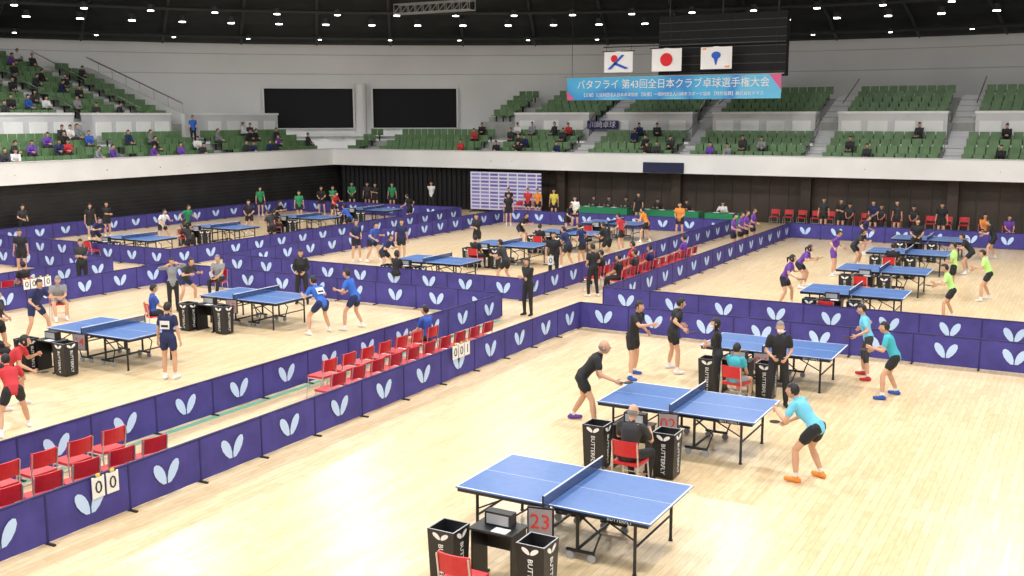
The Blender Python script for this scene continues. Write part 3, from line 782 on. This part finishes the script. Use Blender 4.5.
person(PL,-4.0,22.8,195,'back','sky','dark','red','short','hair',1.66,leg=1.3,racket=0)
chair(-5.88,9.42,90)
# second section right
person(PL,-7.8,30.6,0,'readyL','purple','black','white',fem=True,racket=1,hair='pony')
person(PL,-8.2,34.2,0,'ready','purple','black','white',fem=True,racket=1,hair='pony')
person(PL,-7.9,37.3,0,'back','purple','purple','white',fem=True)
person(PL,-3.3,30.6,185,'readyL','lime','black','white',racket=1,fem=True)
person(PL,-3.7,35.0,180,'stand2','lime','black','white')
person(PL,-2.7,34.4,185,'readyL','lime','black','white')
person(PL,-7.6,39.9,0,'ready','dark','black'); person(PL,-3.8,40.0,180,'ready','black','black')
person('umpire',-5.9,37.3,88,'sit','black','black','black',leg=1.9)
person('umpire',-5.9,42.6,-80,'stand2','black','black','black',leg=1.9); person(PL,-8.1,43.7,0,'back','navy','black'); person(PL,-3.4,44.6,180,'readyL','black','black')
person(PL,-6.0,50.6,-90,'stand','black','black','white'); person(PL,-4.2,50.5,-70,'sit','orange','black',z=0); chair(-4.2,50.5,-70)
person(PL,-3.2,50.2,-70,'sit','purple','black'); chair(-3.2,50.2,-70)
for i,(x,y) in enumerate([(-11.4,51.3),(-10.5,50.9),(-9.0,50.8),(-8.0,51.2)]): person(PL,x,y,-80-i*12,['stand','fold','stand2'][i%3],['dark','black','navy'][i%3],'black')
for i,x in enumerate([-10.6,-9.1,-7.6]): person('coach',x,53.4,-90,'sit','dark','black',leg=1.9)
# centre aisle
person('coach',-13.75,25.6,-100,'fold','black','black','black','long',h=1.66,leg=1.9,fem=True,sleeve=1.8)
for i,(x,y,c) in enumerate([(-13.0,30.2,'black'),(-13.0,31.52,'dark'),(-13.9,30.86,'black'),(-13.0,32.84,'navy'),(-13.9,33.5,'red'),(-13.0,36.14,'purple')]): person('coach',x,y,180,'sit',c,'black',leg=1.9)
person(PL,-15.9,31.4,-60,'stand','black','black','white',h=1.72,leg=1.9); person('coach',-13.45,29.3,150,'stand2','black','black',leg=1.9)
for x,y in ((-12.75,41.3),(-12.7,42.1),(-12.75,43.0),(-12.8,44.2)): person(PL,x,y,0,'stand2','purple','black',fem=True)
person(PL,-16.3,36.7,170,'readyL','black','black'); person(PL,-16.6,35.2,180,'back','navy','black')
person(PL,-17.4,43.4,180,'readyL','orange','black'); person(PL,-16.6,45.6,-90,'stand2','orange','black'); person(PL,-20.6,50.4,-90,'stand','black','black')
# left near court
person(PL,-17.05,15.5,110,'stand','navy','navy','white','short',h=1.68,bib=True,fem=True)
person('umpire',-23.0,21.2,-40,'raise','grey','black','black','long',h=1.58,fem=True,leg=1.9,sleeve=1.6)
person('coach',-20.9,14.0,60,'sit','black','black','black','long',leg=1.9,sleeve=1.8,fem=True); chair(-20.9,14.0,60)
person(PL,-21.9,14.9,20,'stand2','dark','black','white',fem=True)
person(PL,-18.0,12.5,40,'bendlow','red','black','white',fem=True,hair='pony',racket=1)
person(PL,-16.55,11.45,150,'lunge','red','black','white','short',h=1.6,racket=1)
person(PL,-25.0,18.9,-30,'sit2','grey','grey','white','short','hgrey'); chair(-25.0,18.9,-30)
chair(-24.0,24.0,-70); person('coach',-24.0,24.0,-70,'sit','grey','black',leg=1.9,hcol='hgrey')
person(PL,-21.2,18.9,60,'sit','blue','black','white',fem=True); chair(-21.2,18.9,60)
person(PL,-17.3,20.8,165,'ready','royal','navy','white','short',racket=1,fem=True,bib=True,h=1.76)
person(PL,-16.9,21.7,190,'readyL','royal','navy','white','short',fem=True,h=1.74)
person('coach',-13.3,19.72,180,'sit','blue','black','white'); 
person('coach',-20.6,24.0,-60,'stand2','black','black','black','long',fem=True,leg=1.9,sleeve=1.8)
person(PL,-23.2,16.9,0,'readyL','navy','navy','white',fem=True); person(PL,-23.6,22.3,0,'ready','dark','navy','white',fem=True)
person('coach',-28.1,20.1,180,'sit','black','black',leg=1.9); person('coach',-28.6,22.6,-40,'fold','dark','black',leg=1.9)
# left section 2
for a in [(-24.8,32.1,-20,'stand2','navy'),(-24.3,32.5,0,'readyL','blue'),(-23.3,33.0,-30,'stand','navy'),(-21.8,36.2,-90,'fold','black'),(-16.9,29.8,180,'readyL','dark'),
          (-22.0,30.2,0,'ready','navy'),(-16.9,34.5,180,'readyL','navy'),(-21.7,39.8,0,'ready','black'),(-16.9,39.6,180,'back','red'),(-21.6,44.1,0,'readyL','black'),(-26.3,46.8,-60,'stand','black'),(-22.4,46.6,-90,'stand2','white')]:
    person(PL,a[0],a[1],a[2],a[3],a[4],'black')
person('umpire',-19.7,27.95-.3,85,'sit','black','black','black','long',fem=True,leg=1.9)
for x,y in ((-19.7,32.6),(-19.5,37.3),(-34.0,32.2),(-33.7,37.5)): person('umpire',x,y,88,'sit','black','black','black',leg=1.9)
# third column
for a in [(-33.0,23.6,-60,'stand','black'),(-40.1,32.3,-20,'stand','black'),(-40.2,33.3,-20,'fold','black'),(-36.0,32.8,0,'readyL','white'),(-36.4,29.6,0,'ready','navy'),(-31.2,29.7,180,'ready','black'),
          (-36.2,34.4,0,'back','green'),(-31.3,34.6,180,'readyL','dark'),(-35.2,37.4,-60,'stand2','black'),(-37.1,43.2,-30,'stand','green'),(-31.1,39.7,180,'ready','blue'),(-35.7,39.9,0,'ready','black'),
          (-36,44.8,0,'readyL','red'),(-30.9,44.6,180,'back','black'),(-41.2,44.7,-30,'stand','green'),(-42.4,30.5,0,'stand2','dark'),(-38.5,46.8,-60,'stand2','black'),(-38,47.2,-60,'fold','green'),
          (-39.2,50.5,-60,'stand2','green'),(-38.2,50.7,-60,'stand','dark'),(-37.4,50.4,-60,'fold','black'),(-36.6,51,-60,'stand','green')]:
    person(PL,a[0],a[1],a[2],a[3],a[4],'black')
person('official',-34.6,52.2,-70,'behind','white','black','black',leg=1.9,h=1.75)
for x in (-24.0,-23.1,-22.1): person('official',x,52.3,-90,'sitdesk','dark','black','black',leg=1.9,sleeve=1.9); chair(x,52.3,-90)
for x in (-20.2,-18.6): person('official',x,52.1,-90,'sitdesk','black','black','black',leg=1.9,sleeve=1.9); chair(x,52.1,-90)
person('official',-16.6,51.9,-90,'sitdesk','white','black','black',leg=1.9,sleeve=1.9); chair(-16.6,51.9,-90)
for x,c in ((-27.2,'red'),(-28.4,'black'),(-26.6,'orange'),(-25.6,'yellow')): person(PL,x,50.6,-80,'stand',c,'black')
# spectators
random.seed(11)
W=[s for s in occupied if s[0]=='W' and s[2]>28]; Lb=[s for s in occupied if s[0]=='L' and s[3]<4.2 and s[1]>-34 and s[1]<-3]
Wu=[s for s in W if s[3]>5.1]; Wl=[s for s in W if s[3]<5.1]
pick=random.sample([s for s in Wu if s[2]<44],48)+random.sample(Wl,38)+random.sample(Lb,30)
for (k,x,y,z) in pick:
    c=random.choice(['black','dark','navy','white','grey','blue','black','dark','dark','black','purple','red','navy'])
    jit=random.uniform(-28,28)
    if k=='W': person('spectator',x+.12,y,jit,random.choice(['sit','sit2']),c,'dark','black',vox=.035,leg=1.9,sleeve=1.8,z=z-.02)
    else: person('spectator',x,y-.12,-90+jit,random.choice(['sit','sit2']),c,'dark','black',vox=.035,leg=1.9,sleeve=1.8,z=z-.02)
person('spectator',-46.05,44.6,-20,'stand','royal','black',vox=.035,leg=1.9,z=3.97)

# ------------------------------------------------------------------ world & camera
w=bpy.data.worlds.new('w'); sc.world=w; w.use_nodes=True
w.node_tree.nodes['Background'].inputs[0].default_value=(1,1,1,1); w.node_tree.nodes['Background'].inputs[1].default_value=1.05
cd=bpy.data.cameras.new('camera'); cd.sensor_width=36; cd.lens=1046.4/1024*36; cd.clip_end=300
co=bpy.data.objects.new('camera',cd); bpy.context.collection.objects.link(co)
pit,roll,yaw=math.radians(9.327),math.radians(-.108),math.radians(29.148)
co.matrix_world=Matrix.Translation((0,0,5.564))@Matrix.Rotation(yaw,4,'Z')@Matrix.Rotation(math.pi/2-pit,4,'X')@Matrix.Rotation(roll,4,'Z')
sc.camera=co
